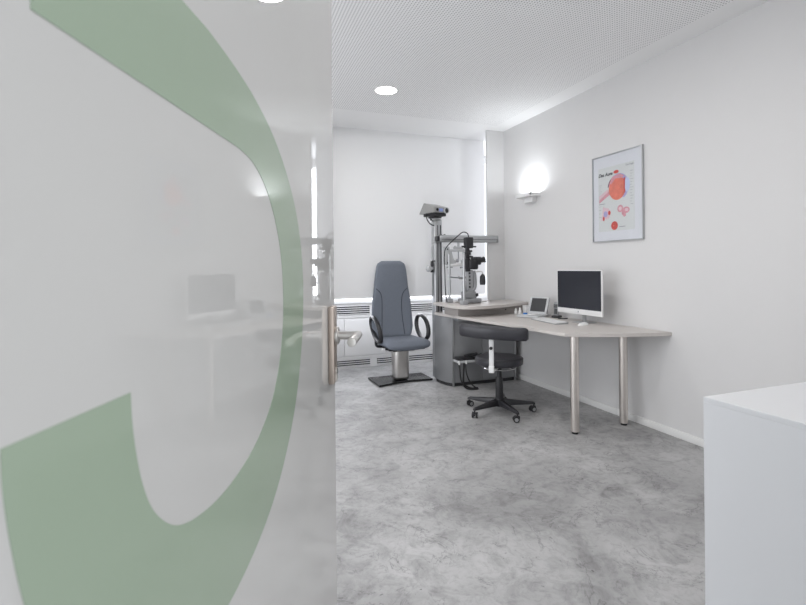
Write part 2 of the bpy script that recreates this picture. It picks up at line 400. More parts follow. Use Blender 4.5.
# ------------------------------------------------------------------ eye chart picture on the right wall
pic = thing('framed_poster', 'framed eye anatomy poster with a red eyeball on the right wall', 'picture', (WX, 3.31, 1.44))
PW, PH = .535, .73
Q = lambda u, v, h: (-h, -u, v)                                     # u to the right seen from the room, v up, h off the wall
fr = B()
for a in ([(0, 0), (PW, 0), (PW, .007), (0, .007)], [(0, PH-.007), (PW, PH-.007), (PW, PH), (0, PH)], [(0, .007), (.007, .007), (.007, PH-.007), (0, PH-.007)], [(PW-.007, .007), (PW, .007), (PW, PH-.007), (PW-.007, PH-.007)]):
    prism(fr, a, 0, .020, Q)
obj('frame', fr, M['alu'], pic, smooth=False)
def flat(name, polys, m, h, parent=pic, t=.0004):
    for i, p in enumerate(polys): o = obj(name, prism(B(), p, h+.0002*i*(t < .001 and len(polys) < 6), h+t+.0002*i*(t < .001 and len(polys) < 6), Q), m, parent, smooth=False)
    return o
back = flat('backing_sheet', [[(.007, .007), (PW-.007, .007), (PW-.007, PH-.007), (.007, PH-.007)]], M['paper'], .004, t=.004)
def ell(cx, cy, rx, ry=None, a0=0, a1=360, n=40):
    ry = rx if ry is None else ry
    return [(cx+rx*math.cos(R(a0+(a1-a0)*i/n)), cy+ry*math.sin(R(a0+(a1-a0)*i/n))) for i in range(n if a1-a0 == 360 else n+1)]
pr = flat('print', [[(.045, .085), (.43, .085), (.43, .625), (.045, .625)]], M['paper2'], .008)
pr.location = (0, -.018, 0)
H0 = .0085
ex, ey, er = .255, .435, .098
flat('eyeball_drawing', [ell(ex, ey, er*.92, er)], M['coral'], H0+.0008, pr)
flat('sclera_drawing', [ell(ex+.012, ey+.008, er*1.12, er*1.12, -60, 170)], M['lilac'], H0, pr)
ring_ = [(ex+.104*math.cos(R(a_)), ey+.108*math.sin(R(a_))) for a_ in range(62, 176, 6)] + [(ex+.094*math.cos(R(a_)), ey+.098*math.sin(R(a_))) for a_ in range(170, 58, -6)]
flat('choroid_drawing', [ring_], M['choroid'], H0+.0012, pr)
flat('cornea_drawing', [ell(ex+.105, ey+.012, .026, .058)], M['paleblue'], H0+.0014, pr)
flat('iris_drawing', [[(ex+.070, ey+.07), (ex+.085, ey+.075), (ex+.080, ey-.045), (ex+.07, ey-.055)]], M['red'], H0+.002, pr)
flat('upper_muscle_drawing', [[(ex-.085, ey+.045), (ex-.05, ey+.10), (ex+.03, ey+.115), (ex+.075, ey+.09), (ex+.05, ey+.075), (ex-.02, ey+.08), (ex-.06, ey+.04)]], M['pink'], H0+.0016, pr)
flat('optic_nerve_drawing', [[(ex-.20, ey-.075), (ex-.085, ey-.012), (ex-.08, ey-.045), (ex-.20, ey-.105)]], M['pink'], H0+.0004, pr)
flat('nerve_sheath_drawing', [[(ex-.20, ey-.045), (ex-.10, ey+.005), (ex-.085, ey-.012), (ex-.20, ey-.070)]], M['palepink'], H0+.0004, pr)
flat('eyelid_drawing', [ell(ex-.01, ey+.135, .028, .014)], M['red'], H0+.0004, pr)
flat('cross_section_drawing', [ell(.135, .235, .045, .048), [(.075, .18), (.10, .30), (.13, .28), (.10, .18)]], M['palepink'], H0, pr)
flat('cross_section_core', [ell(.125, .232, .022, .026)], M['lilac'], H0+.0006, pr)
flat('cross_section_edge', [ell(.168, .240, .014, .018), ell(.105, .195, .01, .02)], M['red'], H0+.0008, pr)
flat('tear_duct_drawing', [ell(.285, .262, .030, .030), ell(.345, .245, .036, .026), [(.30, .26), (.33, .26), (.345, .20), (.325, .19), (.30, .215)]], M['pink'], H0, pr)
flat('tear_duct_core', [ell(.285, .262, .016, .016), ell(.35, .246, .018, .012)], M['palepink'], H0+.0006, pr)
flat('retina_drawing', [ell(.222, .128, .036, .036)], M['red'], H0, pr)
flat('retina_spot', [ell(.214, .128, .007, .007)], M['coral'], H0+.0006, pr)
lines = []
for k in range(9): lines.append([(.052, .38-.017*k+.10), (.085-.008*(k % 3), .38-.017*k+.10), (.085-.008*(k % 3), .383-.017*k+.10), (.052, .383-.017*k+.10)])
for k in range(13): lines.append([(.388, .55-.022*k), (.418-.007*(k % 3), .55-.022*k), (.418-.007*(k % 3), .553-.022*k), (.388, .553-.022*k)])
for k in range(4): lines.append([(.052, .30-.03*k), (.07+.006*(k % 2), .30-.03*k), (.07+.006*(k % 2), .303-.03*k), (.052, .303-.03*k)])
lines.append([(.272, .112), (.335, .112), (.335, .118), (.272, .118)])
lines.append([(.052, .318), (.12, .318), (.12, .324), (.052, .324)])
flat('caption_line', lines, M['greyink'], H0, pr)
def text(name, s, size, u, v, h, m, parent, shear=0, bold=0):
    cu = bpy.data.curves.new(name, 'FONT'); cu.body = s; cu.size = size; cu.shear = shear; cu.offset = bold; cu.extrude = .0002
    tmp = bpy.data.objects.new('tmp_text', cu); C.objects.link(tmp)
    dg = bpy.context.evaluated_depsgraph_get(); me = bpy.data.meshes.new_from_object(tmp.evaluated_get(dg))
    bpy.data.objects.remove(tmp); me.name = name; me.materials.clear(); me.materials.append(m)
    me.transform(Matrix(((0, 0, -1, -h), (-1, 0, 0, -u), (0, 1, 0, v), (0, 0, 0, 1))))
    o = bpy.data.objects.new(name, me); C.objects.link(o); o.parent = parent; return o
text('title', 'Das Auge', .040, .048, .553, H0+.0006, M['ink'], pr, shear=.25, bold=.0012)
text('subtitle', 'Das Auge', .020, .345, .600, H0+.0006, M['greyink'], pr, bold=.0003)
obj('glass', bx(B(), -.0185, -.0165, -PW+.007, -.007, .007, PH-.007), M['glass'], pic, smooth=False)

# ------------------------------------------------------------------ desk
DZ = .75
desk = thing('desk', 'long pale desktop on two steel legs along the right wall', 'desk', (2.6, 3.6, 0))
dx, dy = 2.6, 3.6
front = smooth_path([(2.125, 4.72, 0), (2.115, 4.60, 0), (2.15, 4.30, 0), (2.19, 3.95, 0), (2.235, 3.62, 0), (2.265, 3.35, 0), (2.285, 3.10, 0), (2.305, 2.82, 0)], 5)
end = smooth_path([(2.305, 2.82, 0), (2.48, 2.725, 0), (2.66, 2.65, 0), (2.84, 2.59, 0), (WX-.001, 2.545, 0)], 5)
poly = [(p.x-dx, p.y-dy) for p in front] + [(p.x-dx, p.y-dy) for p in end[1:]] + [(WX-.001-dx, WY-.016-dy), (2.2-dx, WY-.016-dy)]
obj('desktop', prism(B(), poly, DZ-.026, DZ, XYZ, .002), M['desk'], desk)
for x, y in ((2.408, 2.845), (2.888, 2.86)):
    lg = obj('leg', cyl(B(), (x-dx, y-dy, .018), (x-dx, y-dy, DZ-.026), .031, n=36), M['warmsteel'], desk)
    obj('rubber_foot', cyl(B(), (x-dx, y-dy, 0), (x-dx, y-dy, .018), .022), M['rubber'], lg)
# raised instrument shelf with its grey rail
sh = thing('instrument_shelf', 'raised pale shelf carrying the slit lamp above the desk end', 'shelf', (2.5, 4.4, DZ))
sx, sy = 2.5, 4.4
pts = smooth_path([(2.11, 4.715, 0), (2.095, 4.45, 0), (2.095, 4.20, 0), (2.145, 4.06, 0), (2.26, 4.02, 0), (2.45, 4.04, 0), (2.72, 4.14, 0), (3.028, 4.29, 0)], 6)
poly = [(p.x-sx, p.y-sy) for p in pts] + [(3.028-sx, 4.724-sy)]
obj('shelf_top', prism(B(), poly, .080, .108, XYZ, .003), M['desk'], sh)
pr2 = [(2.12, 4.30), (2.16, 4.23), (2.29, 4.20), (2.80, 4.22), (3.02, 4.33), (3.02, 4.50), (2.14, 4.50)]
obj('support_rail', prism(B(), [(a-sx, b-sy) for a, b in pr2], 0, .080, XYZ, .003), M['rail'], sh)
bm = B(); cyl(bm, (2.700-sx, 4.225-sy, .045), (2.700-sx, 4.212-sy, .045), .007)
obj('cable_hole', bm, M['darkslot'], sh)

# cabinet under the desk end
cab = thing('desk_cabinet', 'silver grey cabinet with curved side under the desk end', 'cabinet', (2.55, 4.55, 0))
cx0, cy0 = 2.55, 4.55
pl = [(2.185, 4.42), (2.145, 4.50), (2.125, 4.60), (2.125, 4.72), (2.95, 4.72), (2.95, 4.42)]
poly = [(a-cx0, b-cy0) for a, b in pl]
obj('body', prism(B(), poly, .035, DZ-.027, XYZ, .002), M['cab'], cab)
pp = [(a*.97, b*.94+.003) for a, b in poly]
obj('plinth', prism(B(), pp, 0, .035, XYZ), M['plinth'], cab, smooth=False)
obj('door', bx(B(), 2.205-cx0, 2.531-cx0, -.142, -.130, .05, .70, .002), M['cab'], cab)
obj('door', bx(B(), 2.535-cx0, 2.925-cx0, -.142, -.130, .05, .70, .002), M['cab'], cab)
obj('corner_profile', bx(B(), 2.183-cx0, 2.202-cx0, -.146, -.128, .004, .722, .002), M['alu'], cab)
obj('corner_profile', bx(B(), 2.928-cx0, 2.948-cx0, -.146, -.128, .004, .722, .002), M['alu'], cab)
obj('desk_bracket', bx(B(), 2.19-cx0, 2.30-cx0, -.26, -.146, .690, .722, .003), M['alu'], cab)

# pedal tray on cabinet with black foot control and hanging cables
tr = thing('control_tray', 'small silver tray fixed low on the cabinet front', 'tray', (2.325, 4.406, .27))
bm = B(); bx(bm, -.135, .135, -.12, 0, 0, .012, .003); bx(bm, -.135, .135, -.124, -.116, -.004, .020, .002); bx(bm, -.139, -.131, -.12, 0, -.004, .020, .002)
obj('tray_plate', bm, M['greyplastic'], tr)
obj('knob', cyl(B(), (-.128, -.122, -.018), (-.128, -.122, .022), .009), M['plastic'], tr); obj('knob', cyl(B(), (-.05, -.124, -.014), (-.05, -.124, .018), .008), M['plastic'], tr)
fc = thing('foot_control', 'black foot control lying on the silver tray', 'foot switch', (2.32, 4.345, .2825)); fc.scale = (1.3, 1.15, 1.25)
obj('housing', bx(B(), -.10, .05, -.045, .045, 0, .028, .010, 3), M['black'], fc)
obj('pedal', bx(B(), -.02, .08, -.03, .03, .026, .045, .006, 3, Matrix.Rotation(R(-8), 3, 'Y')), M['black'], fc)
bm = B(); cyl(bm, (.09, 0, .030), (.13, 0, .042), .006); lathe(bm, [(0, -.012), (.010, -.008), (.013, 0), (.010, .008), (0, .012)], (.08, 0, .045))
obj('switch_stub', bm, M['black'], fc)
bm = B()
tube(bm, [(2.200, 4.30, .275), (2.195, 4.27, .20), (2.205, 4.26, .10), (2.250, 4.25, .025), (2.315, 4.23, .008), (2.365, 4.22, .008), (2.375, 4.25, .008), (2.315, 4.28, .01), (2.260, 4.30, .05), (2.250, 4.30, .14), (2.255, 4.295, .262)], .0085, n=8)
tag(obj('looped_cable', bm, M['cable']), 'black cable looping from the tray down onto the floor', 'cable')
bm = B()
tube(bm, [(2.275, 4.30, .262), (2.270, 4.27, .16), (2.305, 4.255, .07), (2.355, 4.245, .020), (2.380, 4.235, .0175)], .007, n=8)
tag(obj('short_cable', bm, M['cable']), 'thinner black cable dropping beside the looped one', 'cable')

# ------------------------------------------------------------------ refraction unit column, arm, projector
KX, KY = 2.197, 4.80
col = thing('instrument_column', 'tall aluminium column with a horizontal arm behind the desk end', 'instrument stand', (KX, KY, 0))
bm = B(); bx(bm, -.050, .050, -.045, .045, .02, 1.765, .018, 4)
obj('pole', bm, M['alu'], col)
obj('groove', bx(B(), -.012, -.004, -.0465, -.044, .03, 1.70), M['darkslot'], col, smooth=False)
obj('groove', bx(B(), .022, .034, -.0465, -.038, .03, 1.70), M['darkslot'], col, smooth=False)
obj('pole_cap', bx(B(), -.047, .047, -.043, .043, 1.765, 1.772, .003), M['plastic'], col)
arm = obj('arm', bx(B(), -.030, .712, -.125, -.050, 1.508, 1.590, .026, 4), M['alu'], col)
obj('arm_slot', bx(B(), .0, .709, -.1265, -.122, 1.538, 1.543), M['darkslot'], arm, smooth=False)
obj('arm_end_cap', bx(B(), .711, .717, -.122, -.053, 1.512, 1.587, .0025), M['greyplastic'], arm)
obj('arm_clamp', bx(B(), -.048, -.022, -.13, -.045, 1.52, 1.575, .004), M['black'], col)
for x in (.015, .055): obj('screw_cap', cyl(B(), (x, -.085, 1.588), (x, -.085, 1.598), .010), M['black'], arm)
cd = B(); tube(cd, [(-.01, -.05, 1.505), (-.035, -.055, 1.512), (-.068, -.055, 1.50), (-.085, -.05, 1.45), (-.086, -.05, 1.36), (-.080, -.05, 1.30)], .0055, n=8)
obj('handset_cord', cd, M['greyplastic'], col)
# hand-held lamp in a holder on the column
hh = thing('handheld_scope', 'small black and white hand instrument hanging left of the column', 'instrument', (KX-.083, KY-.055, 1.18))
bm = B(); cyl(bm, (0, 0, 0), (0, 0, .125), .019, .016, bev=.003); cyl(bm, (0, 0, .125), (.035, 0, .125), .006)
obj('grip', bm, M['black'], hh)
bm = B(); lathe(bm, [(0, -.03), (.022, -.03), (.03, -.02), (.032, 0), (.028, .018), (0, .026)], (-.045, -.02, .042), (.5, -.8, .2)); cyl(bm, (-.055, 0, .075), (-.015, 0, .055), .010)
obj('head', bm, M['greyplastic'], hh)
bm = B(); cyl(bm, (-.0265, -.055, .047), (-.022, -.060, .0485), .016)
obj('head_lens', bm, M['midgrey'], hh)
obj('holder_hook', bx(B(), -.012, .036, .012, .022, .055, .095, .003), M['alu'], hh)

pj = thing('chart_projector', 'grey wedge-shaped chart projector on top of the column', 'projector', (KX-.052, KY-.06, 1.772), R(12)); pj.scale = (.93, .93, 1)
bm = B()
v = [bm.verts.new(p) for p in ((-.100, -.13, .050), (.105, -.13, .050), (.112, -.13, .108), (-.103, -.13, .112), (-.120, .15, .048), (.105, .15, .048), (.085, .08, .165), (-.100, .08, .168))]
for f in ((0, 1, 2, 3), (5, 4, 7, 6), (1, 5, 6, 2), (4, 0, 3, 7), (3, 2, 6, 7), (0, 4, 5, 1)): bm.faces.new([v[i] for i in f])
bmesh.ops.bevel(bm, geom=list(bm.edges), offset=.008, segments=3, profile=.5, affect='EDGES')
obj('housing', bm, M['projgrey'], pj)
obj('lens', cyl(B(), (.070, -.142, .075), (.070, -.128, .075), .026, n=32, bev=.002), M['lens'], pj)
bm = B(); lathe(bm, [(.027, -.128), (.032, -.128), (.032, -.150), (.027, -.150)], (.070, 0, .075), (0, 1, 0))
obj('lens_collar', bm, M['greyplastic'], pj)
obj('small_lens', cyl(B(), (-.055, -.136, .080), (-.055, -.128, .080), .016, n=24), M['lens'], pj)
obj('blue_label', bx(B(), -.028, .026, -.1335, -.129, .062, .094), M['bluelabel'], pj, smooth=False)
bm = B(); bx(bm, -.090, .090, -.11, .10, .016, .052, .006); bx(bm, -.04, .06, -.06, .07, 0, .02, .004)
obj('mount', bm, M['black'], pj)
bm = B(); tube(bm, [(-.095, .02, .055), (-.105, .01, .0), (-.085, .0, -.045), (-.045, .0, -.072), (.0, .01, -.078)], .0065, n=8)
obj('power_cord', bm, M['cable'], pj)
bm = B(); tube(bm, [(-.065, .0, .018), (-.055, .0, -.012), (-.035, .0, -.028), (-.012, .01, -.030)], .006, n=8); lathe(bm, [(0, -.01), (.012, -.008), (.012, .008), (0, .01)], (-.05, 0, -.018))
obj('tilt_lever', bm, M['black'], pj)

# ------------------------------------------------------------------ slit lamp on the shelf (patient side -x, examiner side +x)
SZ = DZ+.108
sl = thing('slit_lamp', 'grey and black slit lamp microscope standing on the raised shelf', 'slit lamp', (2.395, 4.42, SZ))
bm = B(); prism(bm, [(-.105, -.06), (-.085, -.085), (.085, -.085), (.115, -.05), (.115, .05), (.085, .085), (-.085, .085), (-.105, .06)], .008, .050, XYZ, .008)
obj('base', bm, M['slitgrey'], sl)
bm = B(); cyl(bm, (-.19, 0, .014), (.20, 0, .014), .007); 
for sxx in (-.09, .09): cyl(bm, (sxx, -.07, .012), (sxx, .07, .012), .012)
obj('rail_axle', bm, M['steel'], sl)
bm = B(); prism(bm, [(-.075, -.045), (.05, -.045), (.06, .045), (-.075, .045)], .050, .125, XYZ, .010)
cyl(bm, (-.062, 0, .06), (-.062, 0, .175), .022, .018)
obj('lower_body', bm, M['slitgrey'], sl)
bm = B(); lathe(bm, [(0, -.016), (.016, -.012), (.018, .006), (.010, .014), (0, .016)], (.06, -.05, .088), (1, -.8, .2)); cyl(bm, (.055, -.02, .05), (.075, -.035, .10), .007)
obj('joystick', bm, M['black'], sl)
# U-shaped swing arm
bm = B(); tube(bm, [(-.035, 0, .145), (-.01, 0, .128), (.03, 0, .132), (.058, 0, .165), (.062, 0, .22), (.058, 0, .29), (.048, 0, .335)], .020, n=12, sx=1.3, ref=(0, 1, 0))
obj('swing_arm', bm, M['slitgrey'], sl)
bm = B(); bx(bm, -.040, .040, -.018, .018, .14, .345, .012, 3)
obj('scale_column', bm, M['midgrey'], sl)
for k in range(5): obj('adjusting_knob', cyl(B(), (-.008+.004*(k % 2), -.022, .17+.036*k), (-.008, -.017, .17+.036*k), .011), M['darkslot'], sl)
# illumination tower
bm = B()
bx(bm, -.048, .002, -.026, .026, .33, .47, .008); bx(bm, -.040, -.004, -.020, .020, .46, .60, .006); bx(bm, -.046, .006, -.026, .026, .505, .535, .005)
cyl(bm, (-.02, -.034, .485), (.022, -.034, .485), .009); cyl(bm, (.0, 0, .545), (.030, 0, .545), .011)
obj('illumination_tower', bm, M['black'], sl)
obj('lamp_house', bx(B(), -.050, .034, -.036, .036, .575, .69, .010, 3), M['black'], sl)
bm = B(); cyl(bm, (-.085, 0, .592), (.08, 0, .592), .008)
obj('filter_lever', bm, M['black'], sl)
# binocular microscope
bm = B(); bx(bm, -.020, .085, -.050, .050, .352, .455, .018, 4)
cyl(bm, (-.03, 0, .415), (0, 0, .415), .022)
bx(bm, .04, .120, -.050, .050, .400, .485, .014, 3)
obj('microscope_head', bm, M['black'], sl)
for s in (-1, 1):
    bm = B(); cyl(bm, (.10, s*.034, .445), (.160, s*.036, .462), .024, .027, bev=.003)
    obj('eyepiece', bm, M['black'], sl)
bm = B(); cyl(bm, (.165, -.034, .432), (.177, -.034, .432), .007); cyl(bm, (.10, -.034, .425), (.17, -.034, .432), .004)
obj('focus_pin', bm, M['black'], sl)
obj('hanging_rod', tube(B(), [(.05, -.02, .325), (.10, -.03, .33), (.135, -.03, .325), (.14, -.03, .29)], .005, n=8), M['steel'], sl)
bm = B(); lathe(bm, [(0, 0), (.028, 0), (.031, .03), (.029, .085), (.016, .105), (.006, .115), (0, .115)], (.140, -.03, .19))
obj('tonometer_grip', bm, M['black'], sl)
# head and chin rest frame
hr = thing('chin_rest', 'light grey chin rest frame left of the slit lamp', 'chin rest', (2.235, 4.44, SZ))
for yy in (-.20, .13):
    bm = B(); cyl(bm, (0, yy, .03), (0, yy, .52), .012); cyl(bm, (0, yy, .10), (0, yy, .24), .016); cyl(bm, (0, yy, .30), (0, yy, .36), .015)
    obj('post', bm, M['alu'], hr)
    obj('post_foot', bx(B(), -.036, .030, yy-.03, yy+.03, 0, .042, .006), M['midgrey'], hr)
bm = B(); tube(bm, [(0, -.20, .275), (.0, -.03, .272), (0, .06, .272), (0, .13, .275)], .008)
obj('cross_bar', bm, M['alu'], hr)
bm = B(); tube(bm, [(.02, -.06, .275), (.05, -.02, .262), (.10, .0, .262), (.15, .02, .275)], .010, sx=1.6, ref=(0, 1, 0))
obj('chin_cup', bm, M['rail'], hr)
# phoropter-like head unit hung from the arm
ph = thing('refractor_head', 'grey refractor head frame hanging below the horizontal arm', 'refractor', (2.42, 4.715, 1.508))
bm = B(); cyl(bm, (.0, 0, -.05), (.0, 0, 0), .014); bx(bm, -.055, .055, -.02, .02, -.07, -.045, .006)
for s in (-1, 1): cyl(bm, (s*.045, -.01, -.06), (s*.045, -.01, -.035), .012)
obj('hanger', bm, M['greyplastic'], ph)
bm = B(); bx(bm, -.175, .135, -.022, .018, -.100, -.074, .006)
obj('top_bar', bm, M['greyplastic'], ph)
obj('side_plate', bx(B(), -.178, -.118, -.03, .02, -.245, -.045, .010, 3), M['greyplastic'], ph)
prf = [(.052, -.10), (.135, -.085), (.150, -.12), (.150, -.225), (.120, -.25), (.030, -.235), (.035, -.20), (.070, -.18)]
obj('shaped_plate', prism(B(), prf, -.025, .015, lambda u, w, h: (u, h, w), .006), M['greyplastic'], ph)
prf = [(-.118, -.10), (-.085, -.10), (-.075, -.185), (-.035, -.21), (-.04, -.235), (-.118, -.235)]
obj('shaped_plate', prism(B(), prf, -.02, .015, lambda u, w, h: (u, h, w), .006), M['greyplastic'], ph)
bm = B(); cyl(bm, (.0, 0, -.19), (.0, 0, -.09), .006); lathe(bm, [(0, -.02), (.016, -.015), (.02, 0), (.012, .015), (0, .02)], (-.02, -.01, -.2)); 
obj('needle', bm, M['midgrey'], ph)
bm = B(); tube(bm, [(-.115, -.01, -.262), (-.06, -.02, -.248), (.0, -.025, -.244), (.06, -.02, -.248), (.115, -.01, -.262)], .014, sx=1.2, ref=(0, 0, 1))
obj('forehead_band', bm, M['chalk'], ph)
obj('catch', bx(B(), -.15, -.08, -.025, .01, -.278, -.265, .004), M['midgrey'], ph); obj('catch', bx(B(), .02, .10, -.03, .01, -.285, -.268, .004), M['midgrey'], ph)
for z in (-.075, -.225): obj('plate_screw', cyl(B(), (-.148, -.034, z), (-.148, -.028, z), .008), M['black'], ph)
# power cable from lamp house to the column and down to the shelf
bm = B(); tube(bm, [(2.385, 4.405, SZ+.685), (2.375, 4.42, SZ+.73), (2.345, 4.46, SZ+.745), (2.31, 4.52, SZ+.705), (2.265, 4.57, SZ+.65), (2.21, 4.60, SZ+.58), (2.195, 4.60, SZ+.50), (2.193, 4.59, SZ+.30), (2.19, 4.57, SZ+.10), (2.19, 4.54, SZ+.012)], .0055, n=8)
tag(obj('lamp_cable', bm, M['cable']), 'thin black cable from the slit lamp top down beside the column', 'cable')

# ------------------------------------------------------------------ patient chair
PX, PY = 1.775, 4.86
pc = thing('patient_chair', 'tall blue-grey upholstered examination chair with black ring armrests', 'chair', (PX, PY, 0))
edge = smooth_path([(-.30, -.185, 0), (-.20, -.150, 0), (-.05, -.105, 0), (.12, -.085, 0), (.25, -.095, 0), (.335, -.11, 0)], 5)
poly = [(-.305, .21), (-.30, -.185)] + [(p.x, p.y) for p in edge[1:]] + [(.335, .21)]
obj('base_plate', prism(B(), poly, .004, .024, XYZ, .003), M['basegl'], pc)
bm = B(); bx(bm, -.088, .088, -.075, .075, .024, .385, .045, 5)
obj('pillar', bm, M['steel'], pc)
bm = B(); bx(bm, -.20, .20, -.22, .16, .372, .392, .004); bx(bm, -.12, .12, -.12, .12, .345, .375, .004)
obj('seat_pan', bm, M['black'], pc)
# cushion helper: grid super-ellipse block
def cushion(prof_w, depth0, depth1, th, zc, bow=0.0, n=18, m_=14, pw=3.2):
    bm = B(); rows = []
    for i in range(n+1):
        t = i/n
        row = []
        for j in range(2*m_):
            a = 2*math.pi*j/(2*m_)
            cx_, sx_ = math.cos(a), math.sin(a)
            ex_ = math.copysign(abs(cx_)**(2/pw), cx_); ez_ = math.copysign(abs(sx_)**(2/pw), sx_)
            w, tt = prof_w(t), th(t)
            row.append(bm.verts.new((ex_*w, depth0+(depth1-depth0)*t, zc(t) + ez_*tt - bow*(1-ex_*ex_))))
        rows.append(row)
    for A_, B_ in zip(rows, rows[1:]):
        for j in range(2*m_): bm.faces.new((A_[j], A_[(j+1) % (2*m_)], B_[(j+1) % (2*m_)], B_[j]))
    bm.faces.new(rows[0]); bm.faces.new(rows[-1][::-1]); return bm
def endround(t, r=.10, p=2.2): 
    d = min(t, 1-t)/r
    return 1.0 if d >= 1 else (1-(1-d)**p)**(1/p)
bm = cushion(lambda t: .245*(.80+.20*endround(t, .16)), -.315, .205, lambda t: .048*(.28+.72*endround(t, .12)), lambda t: .440 - .012*max(0, (.25-t)/.25)**2 + .004*math.sin(t*6), bow=.010, n=26)
seat = obj('seat', bm, M['fabric'], pc, ang=60)
# backrest: profile in x against height; leans back slightly
BH0, BH1 = .455, 1.312
def bw(z):
    pts_ = [(.455, .175), (.50, .205), (.58, .228), (.70, .226), (.85, .214), (.98, .196), (1.10, .183), (1.22, .168), (1.27, .157), (1.300, .138), (1.312, .105)]
    for (a, b), (c, d) in zip(pts_, pts_[1:]):
        if a <= z <= c: return 1.06*(b+(d-b)*(z-a)/(c-a))
    return 1.06*pts_[-1][1]
def yb(z): return .155 + .085*(z-.455) + .03*math.sin((z-.45)*5.5)
bm = B(); rows = []; n = 34; mm = 36
for i in range(n+1):
    z = BH0+(BH1-BH0)*i/n; w = bw(z); th_ = .038*(.35+.65*endround(i/n, .06)); row = []
    for j in range(mm):
        a = 2*math.pi*j/mm; c_, s_ = math.cos(a), math.sin(a)
        ex_ = math.copysign(abs(c_)**.62, c_); ez_ = math.copysign(abs(s_)**.7, s_)
        side = .030*max(0, (abs(ex_)-.45)/.55)**1.4 * max(0, min(1, (1.05-z)/.15))     # side wings come forward
        row.append(bm.verts.new((ex_*w-.03, yb(z)+ez_*th_-side, z)))
    rows.append(row)
for A_, B_ in zip(rows, rows[1:]):
    for j in range(mm): bm.faces.new((A_[j], A_[(j+1) % mm], B_[(j+1) % mm], B_[j]))
bm.faces.new(rows[0]); bm.faces.new(rows[-1][::-1])
back = obj('backrest', bm, M['fabric'], pc, ang=60)
def backsurf(x, z):
    w = bw(z); ex_ = x/w; c_ = min(1, abs(ex_))**(1/.62); s_ = math.sqrt(max(0, 1-c_*c_)); th_ = .038*(.35+.65*endround((z-BH0)/(BH1-BH0), .06))
    side = .030*max(0, (abs(ex_)-.45)/.55)**1.4*max(0, min(1, (1.05-z)/.15))
    return (x-.03, yb(z)-(s_**.7)*th_-side-.0005, z)
for s in (-1, 1):
    path = [(s*.186, 1.005), (s*.160, .985), (s*.135, .955), (s*.122, .915), (s*.116, .86), (s*.116, .78), (s*.120, .68), (s*.128, .58), (s*.132, .49)]
    bm = B(); tube(bm, [backsurf(*p) for p in path], .0042, n=8)
    obj('seam', bm, M['seam'], back)
obj('back_shell', bx(B(), -.12, .12, .235, .262, .40, .95, .012, 3, Matrix.Rotation(R(-5), 3, 'X')), M['black'], pc)
bm = B(); tube(bm, [(0, .10, .375), (0, .22, .37), (0, .262, .44), (0, .262, .60)], .020, n=12, sx=1.8, ref=(1, 0, 0))
obj('back_bar', bm, M['black'], pc)
for s in (-1, 1):
    x = s*.268 + (.004 if s > 0 else 0)
    ring = []
    for k in range(40):
        a = 2*math.pi*k/40
        yy = .02 - .170*math.cos(a); zz = .575 + .115*math.sin(a) - .050*math.cos(a)
        ring.append((x + s*.012*math.sin(a), yy, zz))
    bm = B(); tube(bm, ring, .019, n=12, closed=True, sx=1.3, ref=(1, 0, 0))
    obj('armrest', bm, M['black'], pc)
    bm = B(); tube(bm, [(s*.15, .05, .382), (s*.235, .05, .385), (s*.258, .05, .41), (s*.260, .05, .462)], .014, n=10, sx=1.8, ref=(0, 1, 0))
    obj('armrest_bracket', bm, M['black'], pc)
bm = B(); cyl(bm, (-.235, -.16, .385), (-.150, -.16, .388), .009); obj('lever', bm, M['black'], pc)
bm = B(); cyl(bm, (-.262, -.16, .385), (-.228, -.16, .386), .013, bev=.003); obj('lever_knob', bm, M['plastic'], pc)
for x in (-.11, .10): obj('seat_screw', cyl(B(), (x, -.225, .377), (x+.03, -.225, .377), .006), M['steel'], pc)

# ------------------------------------------------------------------ swivel stool
TX, TY = 2.178, 3.51
st = thing('swivel_stool', 'black round swivel stool with curved back bar on five castors', 'stool', (TX, TY, 0))
bm = B(); lathe(bm, [(0, -.035), (.15, -.035), (.186, -.032), (.198, -.022), (.200, 0), (.199, .018), (.194, .028), (.18, .033), (.12, .034), (0, .032)], (0, 0, .441), n=56)
obj('seat', bm, M['leather'], st, ang=60)
bm = B(); tube(bm, [(.1985*math.cos(2*math.pi*k/56), .1985*math.sin(2*math.pi*k/56), .462) for k in range(56)], .0035, n=8, closed=True)
obj('seat_piping', bm, M['black'], st)
bm = B(); tube(bm, [(.135*math.cos(2*math.pi*k/48), .135*math.sin(2*math.pi*k/48), .382) for k in range(48)], .005, n=8, closed=True)
for a in (0, 90, 180, 270): cyl(bm, (0, 0, .398), (.135*math.cos(R(a+30)), .135*math.sin(R(a+30)), .382), .005, n=8)
obj('release_ring', bm, M['chrome'], st)
obj('seat_plate', cyl(B(), (0, 0, .400), (0, 0, .413), .075), M['greyplastic'], st)
bm = B(); cyl(bm, (0, 0, .20), (0, 0, .402), .022); cyl(bm, (0, 0, .09), (0, 0, .295), .034, .030, bev=.003)
obj('gas_lift', bm, M['black'], st)
bm = B(); lathe(bm, [(0, .052), (.036, .052), (.046, .062), (.046, .095), (.036, .118), (0, .118)], n=28)
obj('hub', bm, M['black'], st)
